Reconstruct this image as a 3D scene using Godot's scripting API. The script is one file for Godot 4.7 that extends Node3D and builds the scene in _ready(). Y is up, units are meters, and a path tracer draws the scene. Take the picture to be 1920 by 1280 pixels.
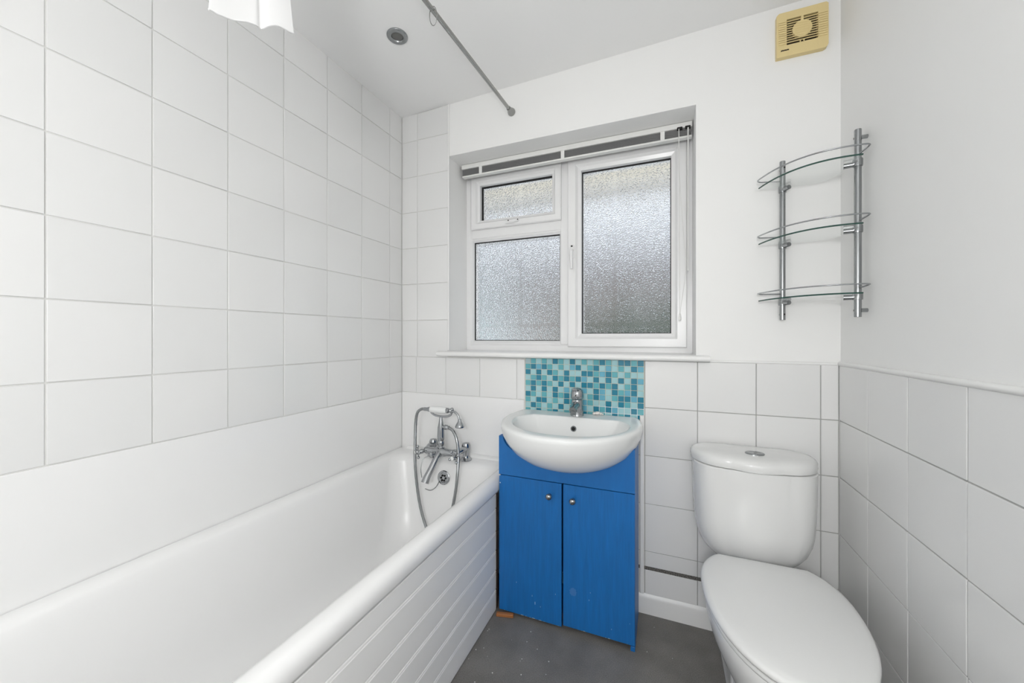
extends Node3D
# A small bathroom: white tiled walls, bath on one side, blue vanity with basin under a frosted window, close-coupled toilet.
# Floor at y = 0, window wall across z = -1.68, camera standing at x = 0, z = 0.

const WALL_Z := -1.68
const LEFT_X := -1.33
const RIGHT_X := 0.581
const EYE := 1.1624

var M := {}
var taken := {}
var mesh_store := {}


func _ready() -> void:
	camera_and_light()
	materials()
	room_shell()
	left_wall_tiles()
	back_wall_tiles()
	right_wall_tiles()
	mosaic()
	window()
	outside()
	bathtub()
	vanity()
	basin()
	toilet()
	blind()
	bath_mixer()
	basin_tap()
	corner_shelf()
	extractor_fan()
	shower_rail()
	downlight()
	small_things()


# ---------------------------------------------------------------- camera and light
func camera_and_light() -> void:
	var cam := Camera3D.new()
	cam.name = "camera"
	cam.near = 0.05
	cam.far = 200.0
	cam.projection = Camera3D.PROJECTION_FRUSTUM
	cam.size = 2.0 * cam.near * 640.0 / 703.5
	cam.frustum_offset = Vector2(0, -8.9 / 703.5 * cam.near)
	cam.position = Vector3(0, EYE, 0)
	cam.rotation.y = deg_to_rad(22.017)
	add_child(cam)
	cam.current = true

	var env := Environment.new()
	env.background_mode = Environment.BG_SKY
	var sky := Sky.new()
	var sm := ProceduralSkyMaterial.new()          # an even overcast sky
	sm.sky_top_color = Color(0.90, 0.93, 0.97)
	sm.sky_horizon_color = Color(0.95, 0.96, 0.97)
	sm.ground_horizon_color = Color(0.55, 0.56, 0.56)
	sm.ground_bottom_color = Color(0.45, 0.45, 0.45)
	sm.sky_energy_multiplier = 1.6
	sm.ground_energy_multiplier = 1.0
	sky.sky_material = sm
	env.sky = sky
	env.tonemap_mode = Environment.TONE_MAPPER_LINEAR
	env.tonemap_exposure = 1.0
	env.sdfgi_enabled = true
	env.ssao_enabled = true
	env.ssil_enabled = true
	var we := WorldEnvironment.new()
	we.name = "environment"
	we.environment = env
	add_child(we)


# ---------------------------------------------------------------- materials
func mat(key: String, c: Color, rough: float, metal := 0.0, spec := 0.5) -> StandardMaterial3D:
	var m := StandardMaterial3D.new()
	m.resource_name = key
	m.albedo_color = c
	m.roughness = rough
	m.metallic = metal
	m.metallic_specular = spec
	M[key] = m
	return m


func noise_tex(size: int, freq: float, kind := FastNoiseLite.TYPE_SIMPLEX_SMOOTH, octaves := 3, ramp: Gradient = null, sd := 1, warp := 0.0) -> NoiseTexture2D:
	var n := FastNoiseLite.new()
	n.seed = sd
	n.noise_type = kind
	n.frequency = freq
	n.fractal_octaves = octaves
	if warp > 0.0:
		n.domain_warp_enabled = true
		n.domain_warp_amplitude = warp
		n.domain_warp_frequency = freq
	var t := NoiseTexture2D.new()
	t.width = size
	t.height = size
	t.seamless = true
	t.noise = n
	if ramp:
		t.color_ramp = ramp
	return t


func ramp2(a: Color, b: Color) -> Gradient:
	var g := Gradient.new()
	g.set_color(0, a)
	g.set_color(1, b)
	return g


func triplanar(m: StandardMaterial3D, s: float) -> void:
	m.uv1_triplanar = true
	m.uv1_world_triplanar = true
	m.uv1_scale = Vector3(s, s, s)


func relief(m: StandardMaterial3D, t: Texture2D, cm: float, s: float) -> void:
	m.heightmap_enabled = true
	m.heightmap_texture = t
	m.heightmap_scale = cm
	triplanar(m, s)


func materials() -> void:
	var m := mat("wall_paint", Color(0.955, 0.955, 0.95), 0.55, 0.0, 0.4)
	mat("ceiling_paint", Color(0.975, 0.975, 0.973), 0.7, 0.0, 0.3)
	for i in 3:
		m = mat("tile_%d" % i, [Color(0.914, 0.915, 0.912), Color(0.907, 0.908, 0.905), Color(0.919, 0.919, 0.916)][i], 0.16)
	mat("grout", Color(0.865, 0.865, 0.855), 0.8)
	mat("grout_grey", Color(0.70, 0.70, 0.69), 0.8)
	mat("splash", Color(0.95, 0.95, 0.948), 0.22)
	mat("trim_white", Color(0.94, 0.94, 0.935), 0.35)
	mat("upvc", Color(0.945, 0.945, 0.945), 0.25)
	mat("gasket", Color(0.10, 0.10, 0.10), 0.6)
	mat("ceramic", Color(0.925, 0.93, 0.928), 0.06)
	mat("ceramic_pan", Color(0.905, 0.907, 0.903), 0.10)
	mat("seat_plastic", Color(0.905, 0.907, 0.903), 0.18)
	mat("bath_acrylic", Color(0.958, 0.958, 0.956), 0.26)
	mat("panel_paint", Color(0.925, 0.925, 0.92), 0.4)
	mat("chrome", Color(0.68, 0.69, 0.70), 0.09, 1.0)
	mat("chrome_dull", Color(0.62, 0.63, 0.635), 0.22, 1.0)
	mat("rail_steel", Color(0.64, 0.64, 0.63), 0.26, 1.0)
	mat("dark", Color(0.07, 0.07, 0.07), 0.7)
	mat("grille_dark", Color(0.20, 0.155, 0.10), 0.8)
	mat("fan_cream", Color(0.90, 0.82, 0.60), 0.4)
	mat("slat_grey", Color(0.55, 0.55, 0.55), 0.35)
	mat("slat_white", Color(0.93, 0.93, 0.92), 0.4)
	mat("cord_white", Color(0.9, 0.9, 0.89), 0.7)
	mat("wood_orange", Color(0.64, 0.41, 0.23), 0.6)
	mat("wood_dark", Color(0.30, 0.22, 0.16), 0.8)
	mat("lens_grey", Color(0.42, 0.42, 0.41), 0.25)
	mat("scrap", Color(0.95, 0.92, 0.90), 0.5)
	m = mat("adhesive", Color(0.42, 0.40, 0.38), 0.95)
	m.albedo_color = Color.WHITE
	m.albedo_texture = noise_tex(256, 0.09, FastNoiseLite.TYPE_SIMPLEX, 3, ramp2(Color(0.18, 0.17, 0.16), Color(0.62, 0.61, 0.59)), 9)
	triplanar(m, 9.0)
	m = mat("curtain_cloth", Color(0.97, 0.97, 0.97), 0.75)
	m.backlight_enabled = true
	m.backlight = Color(0.7, 0.7, 0.7)
	# blue emulsion, brushed up and down
	m = mat("blue_paint", Color.WHITE, 0.42)
	m.albedo_texture = noise_tex(512, 0.012, FastNoiseLite.TYPE_SIMPLEX_SMOOTH, 4, ramp2(Color(0.07, 0.40, 0.675), Color(0.085, 0.43, 0.715)), 3)
	triplanar(m, 1.6)
	m.uv1_scale = Vector3(4.0, 0.7, 4.0)
	mat("blue_edge", Color(0.075, 0.405, 0.685), 0.42)
	# floor
	m = mat("vinyl", Color.WHITE, 0.55)
	m.albedo_texture = noise_tex(1024, 0.16, FastNoiseLite.TYPE_SIMPLEX, 3, ramp2(Color(0.44, 0.428, 0.412), Color(0.595, 0.58, 0.56)), 21)
	m.detail_enabled = true
	m.detail_blend_mode = BaseMaterial3D.BLEND_MODE_MUL
	m.detail_albedo = noise_tex(512, 0.008, FastNoiseLite.TYPE_SIMPLEX_SMOOTH, 4, ramp2(Color(0.86, 0.86, 0.86), Color(1, 1, 1)), 8)
	triplanar(m, 1.4)
	mat("fleck", Color(0.86, 0.85, 0.83), 0.7)
	# frosted, hammered window glass
	m = mat("frosted_glass", Color(1, 1, 1, 0.0), 0.03)
	m.refraction_enabled = true
	m.refraction_scale = 0.05
	relief(m, noise_tex(1024, 0.037, FastNoiseLite.TYPE_SIMPLEX, 2, null, 14, 18.0), 0.27, 2.0)
	# clear shelf glass
	m = mat("shelf_glass", Color(0.86, 0.96, 0.92, 0.06), 0.03)
	m.transparency = BaseMaterial3D.TRANSPARENCY_ALPHA
	mat("glass_edge", Color(0.20, 0.33, 0.30), 0.1)
	for a in [["mosaic_pale", Color(0.63, 0.80, 0.82)], ["mosaic_mid", Color(0.38, 0.68, 0.72)], ["mosaic_blue", Color(0.40, 0.68, 0.77)], ["mosaic_deep", Color(0.15, 0.50, 0.60)], ["mosaic_grey", Color(0.66, 0.75, 0.77)]]:
		mat(a[0], a[1], 0.12)
	mat("mosaic_grout", Color(0.83, 0.83, 0.77), 0.8)
	# outdoors
	mat("soffit", Color(0.90, 0.865, 0.79), 0.7)
	mat("render_pale", Color(0.68, 0.735, 0.74), 0.8)
	mat("render_white", Color(0.73, 0.735, 0.74), 0.8)
	mat("brick_brown", Color(0.50, 0.445, 0.415), 0.9)
	mat("roof_grey", Color(0.42, 0.42, 0.43), 0.8)
	mat("hedge_green", Color(0.22, 0.28, 0.23), 0.9)
	mat("paving", Color(0.90, 0.895, 0.88), 0.9)
	m = mat("lamp_glow", Color(0.95, 0.95, 0.93), 0.4)
	m.emission_enabled = true
	m.emission = Color(1.0, 0.99, 0.97)
	m.emission_energy_multiplier = 2.0
	mat("door_paint", Color(0.95, 0.95, 0.948), 0.4)


# ---------------------------------------------------------------- mesh helpers
# A shape is {v, i}: points and triangles. finish() turns it outwards, gives it normals (smooth below the crease angle) and joins several into one mesh.
func new_shape() -> Dictionary:
	return {"v": PackedVector3Array(), "i": PackedInt32Array()}


func quad(s: Dictionary, a: int, b: int, c: int, d: int) -> void:
	s.i.append_array([a, b, c, a, c, d])


func moved(s: Dictionary, t: Transform3D) -> Dictionary:
	var r := new_shape()
	r.i = s.i.duplicate()
	for p in s.v:
		r.v.append(t * p)
	return r


func chamfer_box(a: Vector3, b: Vector3, e := 0.001) -> Dictionary:
	var s := new_shape()
	var lo := Vector3(minf(a.x, b.x), minf(a.y, b.y), minf(a.z, b.z))
	var hi := Vector3(maxf(a.x, b.x), maxf(a.y, b.y), maxf(a.z, b.z))
	var c := (lo + hi) / 2.0
	var h := (hi - lo) / 2.0
	e = minf(e, minf(h.x, minf(h.y, h.z)) * 0.9)
	var id := {}
	for x in [-1, 1]:
		for y in [-1, 1]:
			for z in [-1, 1]:
				var d := Vector3(x, y, z)
				for k in 3:
					var q := Vector3(d.x * (h.x - e), d.y * (h.y - e), d.z * (h.z - e))
					q[k] = d[k] * h[k]
					id[[x, y, z, k]] = s.v.size()
					s.v.append(c + q)
	var at := func(x, y, z, k): return id[[x, y, z, k]]
	for k in 3:
		var u := (k + 1) % 3
		var w := (k + 2) % 3
		for sg in [-1, 1]:
			var q := []
			for p in [[-1, -1], [1, -1], [1, 1], [-1, 1]]:
				var d := [0, 0, 0]
				d[k] = sg
				d[u] = p[0]
				d[w] = p[1]
				q.append(at.call(d[0], d[1], d[2], k))
			if sg > 0:
				quad(s, q[0], q[3], q[2], q[1])
			else:
				quad(s, q[0], q[1], q[2], q[3])
	for k in 3:                       # edges along axis k
		var u := (k + 1) % 3
		var w := (k + 2) % 3
		for su in [-1, 1]:
			for sw in [-1, 1]:
				var d0 := [0, 0, 0]
				d0[k] = -1
				d0[u] = su
				d0[w] = sw
				var d1 := d0.duplicate()
				d1[k] = 1
				var p0: int = at.call(d0[0], d0[1], d0[2], u)
				var p1: int = at.call(d1[0], d1[1], d1[2], u)
				var p2: int = at.call(d1[0], d1[1], d1[2], w)
				var p3: int = at.call(d0[0], d0[1], d0[2], w)
				if su * sw > 0:
					quad(s, p0, p1, p2, p3)
				else:
					quad(s, p0, p3, p2, p1)
	for x in [-1, 1]:
		for y in [-1, 1]:
			for z in [-1, 1]:
				var t := [at.call(x, y, z, 0), at.call(x, y, z, 1), at.call(x, y, z, 2)]
				if x * y * z > 0:
					s.i.append_array([t[0], t[2], t[1]])
				else:
					s.i.append_array([t[0], t[1], t[2]])
	return s


# joins rings of equally many points; each ring closes on itself
func loft(rings: Array, cap0 := true, cap1 := true, closed := true) -> Dictionary:
	var s := new_shape()
	var n: int = rings[0].size()
	for r in rings:
		for p in r:
			s.v.append(p)
	for k in rings.size() - 1:
		for j in (n if closed else n - 1):
			var j2 := (j + 1) % n
			quad(s, k * n + j, k * n + j2, (k + 1) * n + j2, (k + 1) * n + j)
	for cap in [[cap0, 0, true], [cap1, rings.size() - 1, false]]:
		if not cap[0]:
			continue
		var mid := Vector3.ZERO
		for p in rings[cap[1]]:
			mid += p
		var c: int = s.v.size()
		s.v.append(mid / n)
		for j in n:
			var a: int = cap[1] * n + j
			var b: int = cap[1] * n + (j + 1) % n
			if cap[2]:
				s.i.append_array([c, b, a])
			else:
				s.i.append_array([c, a, b])
	return s


func tube(path: Array, r, seg := 10, cap := true) -> Dictionary:
	var rings := []
	var up := Vector3(0.13, 0.97, 0.21).normalized()
	var side := Vector3.ZERO
	for k in path.size():
		var t: Vector3
		if k == 0:
			t = path[1] - path[0]
		elif k == path.size() - 1:
			t = path[k] - path[k - 1]
		else:
			t = (path[k + 1] - path[k]).normalized() + (path[k] - path[k - 1]).normalized()
		t = t.normalized()
		if k == 0:
			side = t.cross(up)
			if side.length() < 0.05:
				side = t.cross(Vector3.RIGHT)
		side = (side - t * side.dot(t)).normalized()
		var other := t.cross(side)
		var rad: float = r[k] if r is Array else r
		var ring := PackedVector3Array()
		for j in seg:
			var a := TAU * j / seg
			ring.append(path[k] + (side * cos(a) + other * sin(a)) * rad)
		rings.append(ring)
	return loft(rings, cap, cap)


# profile: [radius, along] pairs, spun about the line from origin in the direction axis
func lathe(profile: Array, origin: Vector3, axis := Vector3.UP, seg := 24) -> Dictionary:
	var a := axis.normalized()
	var u := a.cross(Vector3(0.3, 0.1, 0.9) if absf(a.y) > 0.9 else Vector3.UP).normalized()
	var w := a.cross(u)
	var rings := []
	for p in profile:
		var ring := PackedVector3Array()
		for j in seg:
			var t := TAU * j / seg
			ring.append(origin + a * p[1] + (u * cos(t) + w * sin(t)) * maxf(p[0], 0.0001))
		rings.append(ring)
	return loft(rings)


func ball(c: Vector3, r: float, seg := 12) -> Dictionary:
	var prof := []
	for k in 7:
		var t := PI * k / 6.0
		prof.append([r * sin(t), -r * cos(t)])
	return lathe(prof, c, Vector3.UP, seg)


func smooth_path(pts: Array, each := 6) -> Array:
	var out := []
	for k in pts.size() - 1:
		var p0: Vector3 = pts[maxi(k - 1, 0)]
		var p1: Vector3 = pts[k]
		var p2: Vector3 = pts[k + 1]
		var p3: Vector3 = pts[mini(k + 2, pts.size() - 1)]
		for j in each:
			out.append(p1.cubic_interpolate(p2, p0, p3, float(j) / each))
	out.append(pts[-1])
	return out


# a flat outline (points x, y) given thickness along z
func slab(outline: Array, z0: float, z1: float) -> Dictionary:
	var s := new_shape()
	var n := outline.size()
	var flat := PackedVector2Array(outline)
	for z in [z0, z1]:
		for p in outline:
			s.v.append(Vector3(p.x, p.y, z))
	var tri := Geometry2D.triangulate_polygon(flat)
	var turn: float = 0.0
	for k in n:
		turn += flat[k].cross(flat[(k + 1) % n])
	for k in tri.size() / 3:
		var a := tri[k * 3]
		var b := tri[k * 3 + 1]
		var c := tri[k * 3 + 2]
		if (flat[b] - flat[a]).cross(flat[c] - flat[a]) * turn < 0.0:
			var x := b
			b = c
			c = x
		s.i.append_array([a, c, b, n + a, n + b, n + c])
	for k in n:
		var k2 := (k + 1) % n
		quad(s, k, k2, n + k2, n + k)
	return s


# a mitred rectangular frame: profile is a closed list of [inset, z]
func frame_ring(x0: float, x1: float, y0: float, y1: float, profile: Array) -> Dictionary:
	var rings := []
	for c in [[0, 0], [1, 0], [1, 1], [0, 1], [0, 0]]:
		var ring := PackedVector3Array()
		for p in profile:
			ring.append(Vector3(x1 - p[0] if c[0] else x0 + p[0], y1 - p[0] if c[1] else y0 + p[0], p[1]))
		rings.append(ring)
	return loft(rings, false, false)


func finish(shapes: Array, crease := 40.0, turn_out := true) -> ArrayMesh:
	var V := PackedVector3Array()
	var N := PackedVector3Array()
	var limit := cos(deg_to_rad(crease))
	for s in shapes:
		var v: PackedVector3Array = s.v
		var idx: PackedInt32Array = s.i
		var volume := 0.0
		for k in idx.size() / 3:
			volume += v[idx[k * 3]].dot(v[idx[k * 3 + 1]].cross(v[idx[k * 3 + 2]]))
		var flip := turn_out and volume > 0.0          # clockwise fronts: a solid seen from outside has a negative volume
		var count := idx.size() / 3
		var fn := PackedVector3Array()
		fn.resize(count)
		var around := {}
		for k in count:
			var a := v[idx[k * 3]]
			var b := v[idx[k * 3 + 1]]
			var c := v[idx[k * 3 + 2]]
			fn[k] = (c - a).cross(b - a) * (-1.0 if flip else 1.0)
			for p in [a, b, c]:
				var key := Vector3i((p * 20000.0).round())
				if around.has(key):
					around[key].append(k)
				else:
					around[key] = [k]
		for k in count:
			var own := fn[k].normalized()
			if fn[k].length_squared() < 1e-22:
				continue
			for c in ([0, 2, 1] if flip else [0, 1, 2]):
				var p := v[idx[k * 3 + c]]
				var sum := Vector3.ZERO
				for f in around[Vector3i((p * 20000.0).round())]:
					if fn[f].normalized().dot(own) > limit:
						sum += fn[f]
				V.append(p)
				N.append(sum.normalized())
	var arrays := []
	arrays.resize(Mesh.ARRAY_MAX)
	arrays[Mesh.ARRAY_VERTEX] = V
	arrays[Mesh.ARRAY_NORMAL] = N
	var am := ArrayMesh.new()
	am.add_surface_from_arrays(Mesh.PRIMITIVE_TRIANGLES, arrays)
	return am


func unique(called: String) -> String:
	if not taken.has(called):
		taken[called] = 0
		return called
	taken[called] += 1
	return "%s_%03d" % [called, taken[called]]


func put_mesh(called: String, mesh: Mesh, m: String, parent: Node, label := "") -> MeshInstance3D:
	var o := MeshInstance3D.new()
	o.name = unique(called) if parent == self else called
	o.mesh = mesh
	o.material_override = M[m]
	if label:
		o.set_meta("label", label)
	parent.add_child(o, true)
	return o


func part(called: String, shapes: Array, m: String, parent: Node, crease := 40.0, label := "") -> MeshInstance3D:
	return put_mesh(called, finish(shapes, crease), m, parent, label)


func box(called: String, a: Vector3, b: Vector3, m: String, parent: Node, e := 0.001) -> MeshInstance3D:
	return part(called, [chamfer_box(a, b, e)], m, parent, 10.0)


func thing(called: String, label: String, category: String, group := "") -> Node3D:
	var o := Node3D.new()
	o.name = unique(called)
	add_child(o)
	tag(o, label, category, group)
	return o


func tag(o: Node, label: String, category: String, group := "") -> void:
	o.set_meta("label", label)
	o.set_meta("category", category)
	if group:
		o.set_meta("group", group)


func structure(o: Node, label := "", category := "") -> void:
	o.set_meta("kind", "structure")
	if label:
		o.set_meta("label", label)
		o.set_meta("category", category)


func ceiling_at(x: float) -> float:
	return 2.361 + (x - LEFT_X) * 0.0235


# one wall tile: a cushion-edged plate shared by all of its size. side: "left", "back" or "right"
func tile(parent: Node, side: String, u0: float, u1: float, y0: float, y1: float, n: int, called := "tile") -> void:
	var w := u1 - u0 - 0.003
	var h := y1 - y0 - 0.003
	if w < 0.004 or h < 0.004:
		return
	var key := [roundi(w * 2000), roundi(h * 2000)]
	if not mesh_store.has(key):
		mesh_store[key] = finish([chamfer_box(Vector3(-w / 2, -h / 2, -0.006), Vector3(w / 2, h / 2, 0.0), 0.0013)], 50.0)
	var o := put_mesh(called, mesh_store[key], "tile_%d" % (n % 3), parent)
	var u := (u0 + u1) / 2.0
	var y := (y0 + y1) / 2.0
	var lift := 0.0006 * sin(n * 12.9898)
	match side:
		"left":
			o.position = Vector3(LEFT_X + lift, y, u)
			o.rotation.y = PI / 2
		"right":
			o.position = Vector3(RIGHT_X - lift, y, u)
			o.rotation.y = -PI / 2
		_:
			o.position = Vector3(u, y, WALL_Z + lift)
	o.rotation.x += 0.0012 * sin(n * 78.2)


# ---------------------------------------------------------------- room
func room_shell() -> void:
	var f := box("floor", Vector3(-1.6, -0.1, -2.0), Vector3(0.9, 0.0, 1.2), "vinyl", self)
	structure(f, "dark grey speckled vinyl floor", "floor")
	# the ceiling rises a little towards the toilet side
	var s := new_shape()
	for y in [0.0, 0.12]:
		for p in [[-1.5, -2.0], [0.75, -2.0], [0.75, 1.2], [-1.5, 1.2]]:
			s.v.append(Vector3(p[0], ceiling_at(p[0]) + y, p[1]))
	for q in [[0, 1, 2, 3], [7, 6, 5, 4], [0, 4, 5, 1], [1, 5, 6, 2], [2, 6, 7, 3], [3, 7, 4, 0]]:
		quad(s, q[0], q[1], q[2], q[3])
	structure(part("ceiling", [s], "ceiling_paint", self, 10.0), "plain white painted ceiling", "ceiling")

	var wl := box("wall_left", Vector3(-1.5, 0.0, -2.0), Vector3(LEFT_X - 0.003, 2.36, 1.1), "grout", self)
	structure(wl, "white square-tiled wall along the bath", "wall")
	var wb := put_mesh("wall_back", holed_wall(), "wall_paint", self)
	structure(wb, "white wall around the frosted window", "wall")
	var wr := box("wall_right", Vector3(RIGHT_X + 0.006, 0.0, -2.0), Vector3(0.75, 2.45, 1.1), "wall_paint", self)
	structure(wr, "white painted wall beside the toilet, tiled up to half height", "wall")
	var rear := part("wall_rear", [
		chamfer_box(Vector3(-1.336, 0, 0.9), Vector3(-0.45, 2.42, 1.05), 0.001),
		chamfer_box(Vector3(0.33, 0, 0.9), Vector3(0.587, 2.45, 1.05), 0.001),
		chamfer_box(Vector3(-0.45, 2.02, 0.9), Vector3(0.33, 2.44, 1.05), 0.001)], "wall_paint", self, 10.0)
	structure(rear, "plain white wall with the doorway", "wall")
	var door := Node3D.new()
	door.name = "door_1"
	add_child(door)
	structure(door, "white panelled door in the plain wall", "door")
	box("leaf", Vector3(-0.445, 0.005, 0.95), Vector3(0.325, 2.015, 0.99), "door_paint", door, 0.002)
	for y in [[0.15, 0.9], [1.05, 1.85]]:
		box("raised_panel", Vector3(-0.33, y[0], 0.942), Vector3(0.21, y[1], 0.95), "door_paint", door, 0.006)
	part("door_knob", [lathe([[0.0, 0.0], [0.02, 0.0], [0.01, 0.01], [0.01, 0.03], [0.026, 0.045], [0.02, 0.062], [0.0, 0.064]], Vector3(0.27, 1.0, 0.95), Vector3(0, 0, -1))], "chrome", door)

	# skirting between vanity and toilet and on behind it
	var prof := [Vector2(0, 0), Vector2(0.014, 0), Vector2(0.014, 0.062), Vector2(0.010, 0.072), Vector2(0.005, 0.080), Vector2(0, 0.080)]
	var rings := []
	for x in [-0.64, RIGHT_X - 0.001]:
		var ring := PackedVector3Array()
		for p in prof:
			ring.append(Vector3(x, p.y, WALL_Z - 0.004 + p.x))
		rings.append(ring)
	structure(part("baseboard_back", [loft(rings)], "trim_white", self, 30.0), "low white skirting board under the wall tiles", "skirting")
	# white plastic edge of the tiled strip beside the window
	structure(box("trim_1", Vector3(-1.0395, 1.09, WALL_Z - 0.006), Vector3(-1.0305, ceiling_at(-1.03), WALL_Z + 0.002), "trim_white", self, 0.002), "thin white plastic edging of the tiles beside the window", "trim")
	# rounded bead on top of the half-height tiling
	structure(part("trim_2", [tube([Vector3(RIGHT_X + 0.003, 1.066, -1.676), Vector3(RIGHT_X + 0.003, 1.066, 0.88)], 0.0085, 12)], "trim_white", self), "rounded white bead capping the tiles on the toilet side wall", "trim")
	structure(part("trim_3", [tube([Vector3(0.17, 1.0645, WALL_Z - 0.004), Vector3(RIGHT_X, 1.0645, WALL_Z - 0.004)], 0.006, 12)], "trim_white", self), "thin white bead on the tiles between window sill and corner", "trim")
	# white edging strip between vanity and tiles
	structure(box("trim_4", Vector3(-0.094, 0.08, WALL_Z - 0.005), Vector3(-0.0765, 0.83, WALL_Z + 0.009), "trim_white", self, 0.003), "upright white strip on the wall beside the blue vanity", "trim")
	# sealing strip along the bath
	structure(part("trim_5", [loft([quarter(LEFT_X + 0.045), quarter(-0.66)])], "trim_white", self, 60.0), "white sealing strip between bath end and wall", "trim")


# the window wall: one slab with a hole whose arrises are slightly rounded
func holed_wall() -> ArrayMesh:
	var zf := WALL_Z - 0.005
	var rings := []
	for k in [[-1.336, 0.587, 0.0, 2.45, -1.98], [-1.336, 0.587, 0.0, 2.45, zf], [-1.043, 0.123, 1.067, 2.103, zf], [-1.0412, 0.1212, 1.0688, 2.1012, zf - 0.0008], [-1.04, 0.12, 1.07, 2.10, zf - 0.003], [-1.04, 0.12, 1.07, 2.10, -1.98], [-1.336, 0.587, 0.0, 2.45, -1.98]]:
		rings.append(PackedVector3Array([Vector3(k[0], k[2], k[4]), Vector3(k[1], k[2], k[4]), Vector3(k[1], k[3], k[4]), Vector3(k[0], k[3], k[4])]))
	return finish([loft(rings, false, false)], 50.0)


func quarter(x: float) -> PackedVector3Array:
	var ring := PackedVector3Array([Vector3(x, 0.553, WALL_Z)])
	for k in 7:
		var a := PI / 2 * k / 6.0
		ring.append(Vector3(x, 0.553 + 0.022 * cos(a), WALL_Z + 0.022 * sin(a)))
	return ring


func tile_rows() -> Array:      # joints of the fully tiled walls, from the splash panel up
	return [0.862, 1.0549, 1.2503, 1.445, 1.640, 1.8337, 2.025, 2.2186]


func left_wall_tiles() -> void:
	var wl := get_node("wall_left")
	var ys := tile_rows() + [ceiling_at(LEFT_X) + 0.002]
	var zs := [-1.6795]
	for k in 14:
		zs.append(-1.5825 + 0.1968 * k)
	var n := 0
	for r in ys.size() - 1:
		for c in zs.size() - 1:
			if zs[c + 1] > 0.9:
				continue
			tile(wl, "left", zs[c], zs[c + 1], ys[r], ys[r + 1], n * 7 + c * 3 + r)
			n += 1
	box("splash_panel", Vector3(LEFT_X - 0.006, 0.53, -1.679), Vector3(LEFT_X, 0.8605, 0.88), "splash", wl, 0.0012)


func back_wall_tiles() -> void:
	var wb := get_node("wall_back")
	box("grout_bed", Vector3(-1.33, 0.8, WALL_Z - 0.0055), Vector3(-1.04, ceiling_at(-1.1) - 0.004, WALL_Z - 0.003), "grout", wb, 0.0003)
	box("grout_bed", Vector3(-1.04, 0.8, WALL_Z - 0.0055), Vector3(-0.613, 1.06, WALL_Z - 0.003), "grout", wb, 0.0003)
	box("grout_bed", Vector3(-0.30, 0.0, WALL_Z - 0.0055), Vector3(RIGHT_X, 1.061, WALL_Z - 0.003), "grout_grey", wb, 0.0003)
	var ys := tile_rows() + [ceiling_at(-1.33) + 0.003]
	var n := 0
	for r in range(1, ys.size() - 1):
		for c in [[-1.3295, -1.229], [-1.229, -1.0385]]:
			tile(wb, "back", c[0], c[1], ys[r], ys[r + 1], n)
			n += 1
	for c in [[-1.3295, -1.236], [-1.236, -1.0507], [-1.0507, -0.853], [-0.853, -0.6545], [-0.6545, -0.613]]:
		tile(wb, "back", c[0], c[1], 0.862, 1.0549, n)
		n += 1
	box("splash_panel", Vector3(LEFT_X, 0.55, WALL_Z - 0.006), Vector3(-0.618, 0.8605, WALL_Z), "splash", wb, 0.0012)
	# lower tiles by the toilet; the joint at 0.187 has lost its grout
	var rows := [0.078, 0.181, 0.193, 0.2576, 0.4583, 0.6606, 0.8632, 1.0611]
	for r in rows.size() - 1:
		if r == 1:
			continue
		for c in [[-0.274, -0.0741], [-0.0741, 0.1262], [0.1262, 0.328], [0.328, 0.5278], [0.5278, 0.5805]]:
			if c[0] < -0.2 and r > 5:
				continue
			tile(wb, "back", c[0], c[1], rows[r], rows[r + 1], n)
			n += 1
	box("exposed_adhesive", Vector3(-0.12, 0.180, WALL_Z - 0.005), Vector3(RIGHT_X, 0.194, WALL_Z - 0.0012), "adhesive", wb, 0.0004)


func right_wall_tiles() -> void:
	var wr := get_node("wall_right")
	box("grout_bed", Vector3(RIGHT_X + 0.0055, 0.0, -1.679), Vector3(RIGHT_X + 0.003, 1.061, 0.88), "grout_grey", wr, 0.0003)
	var zs := [-1.6795]
	for k in 12:
		zs.append(-1.4786 + 0.2035 * k)
	var rows := [0.004, 0.057, 0.2576, 0.4583, 0.6606, 0.8632, 1.0611]
	var n := 3
	for r in rows.size() - 1:
		for c in zs.size() - 1:
			if zs[c + 1] > 0.9:
				continue
			tile(wr, "right", zs[c], zs[c + 1], rows[r], rows[r + 1], n)
			n += 2


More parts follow.
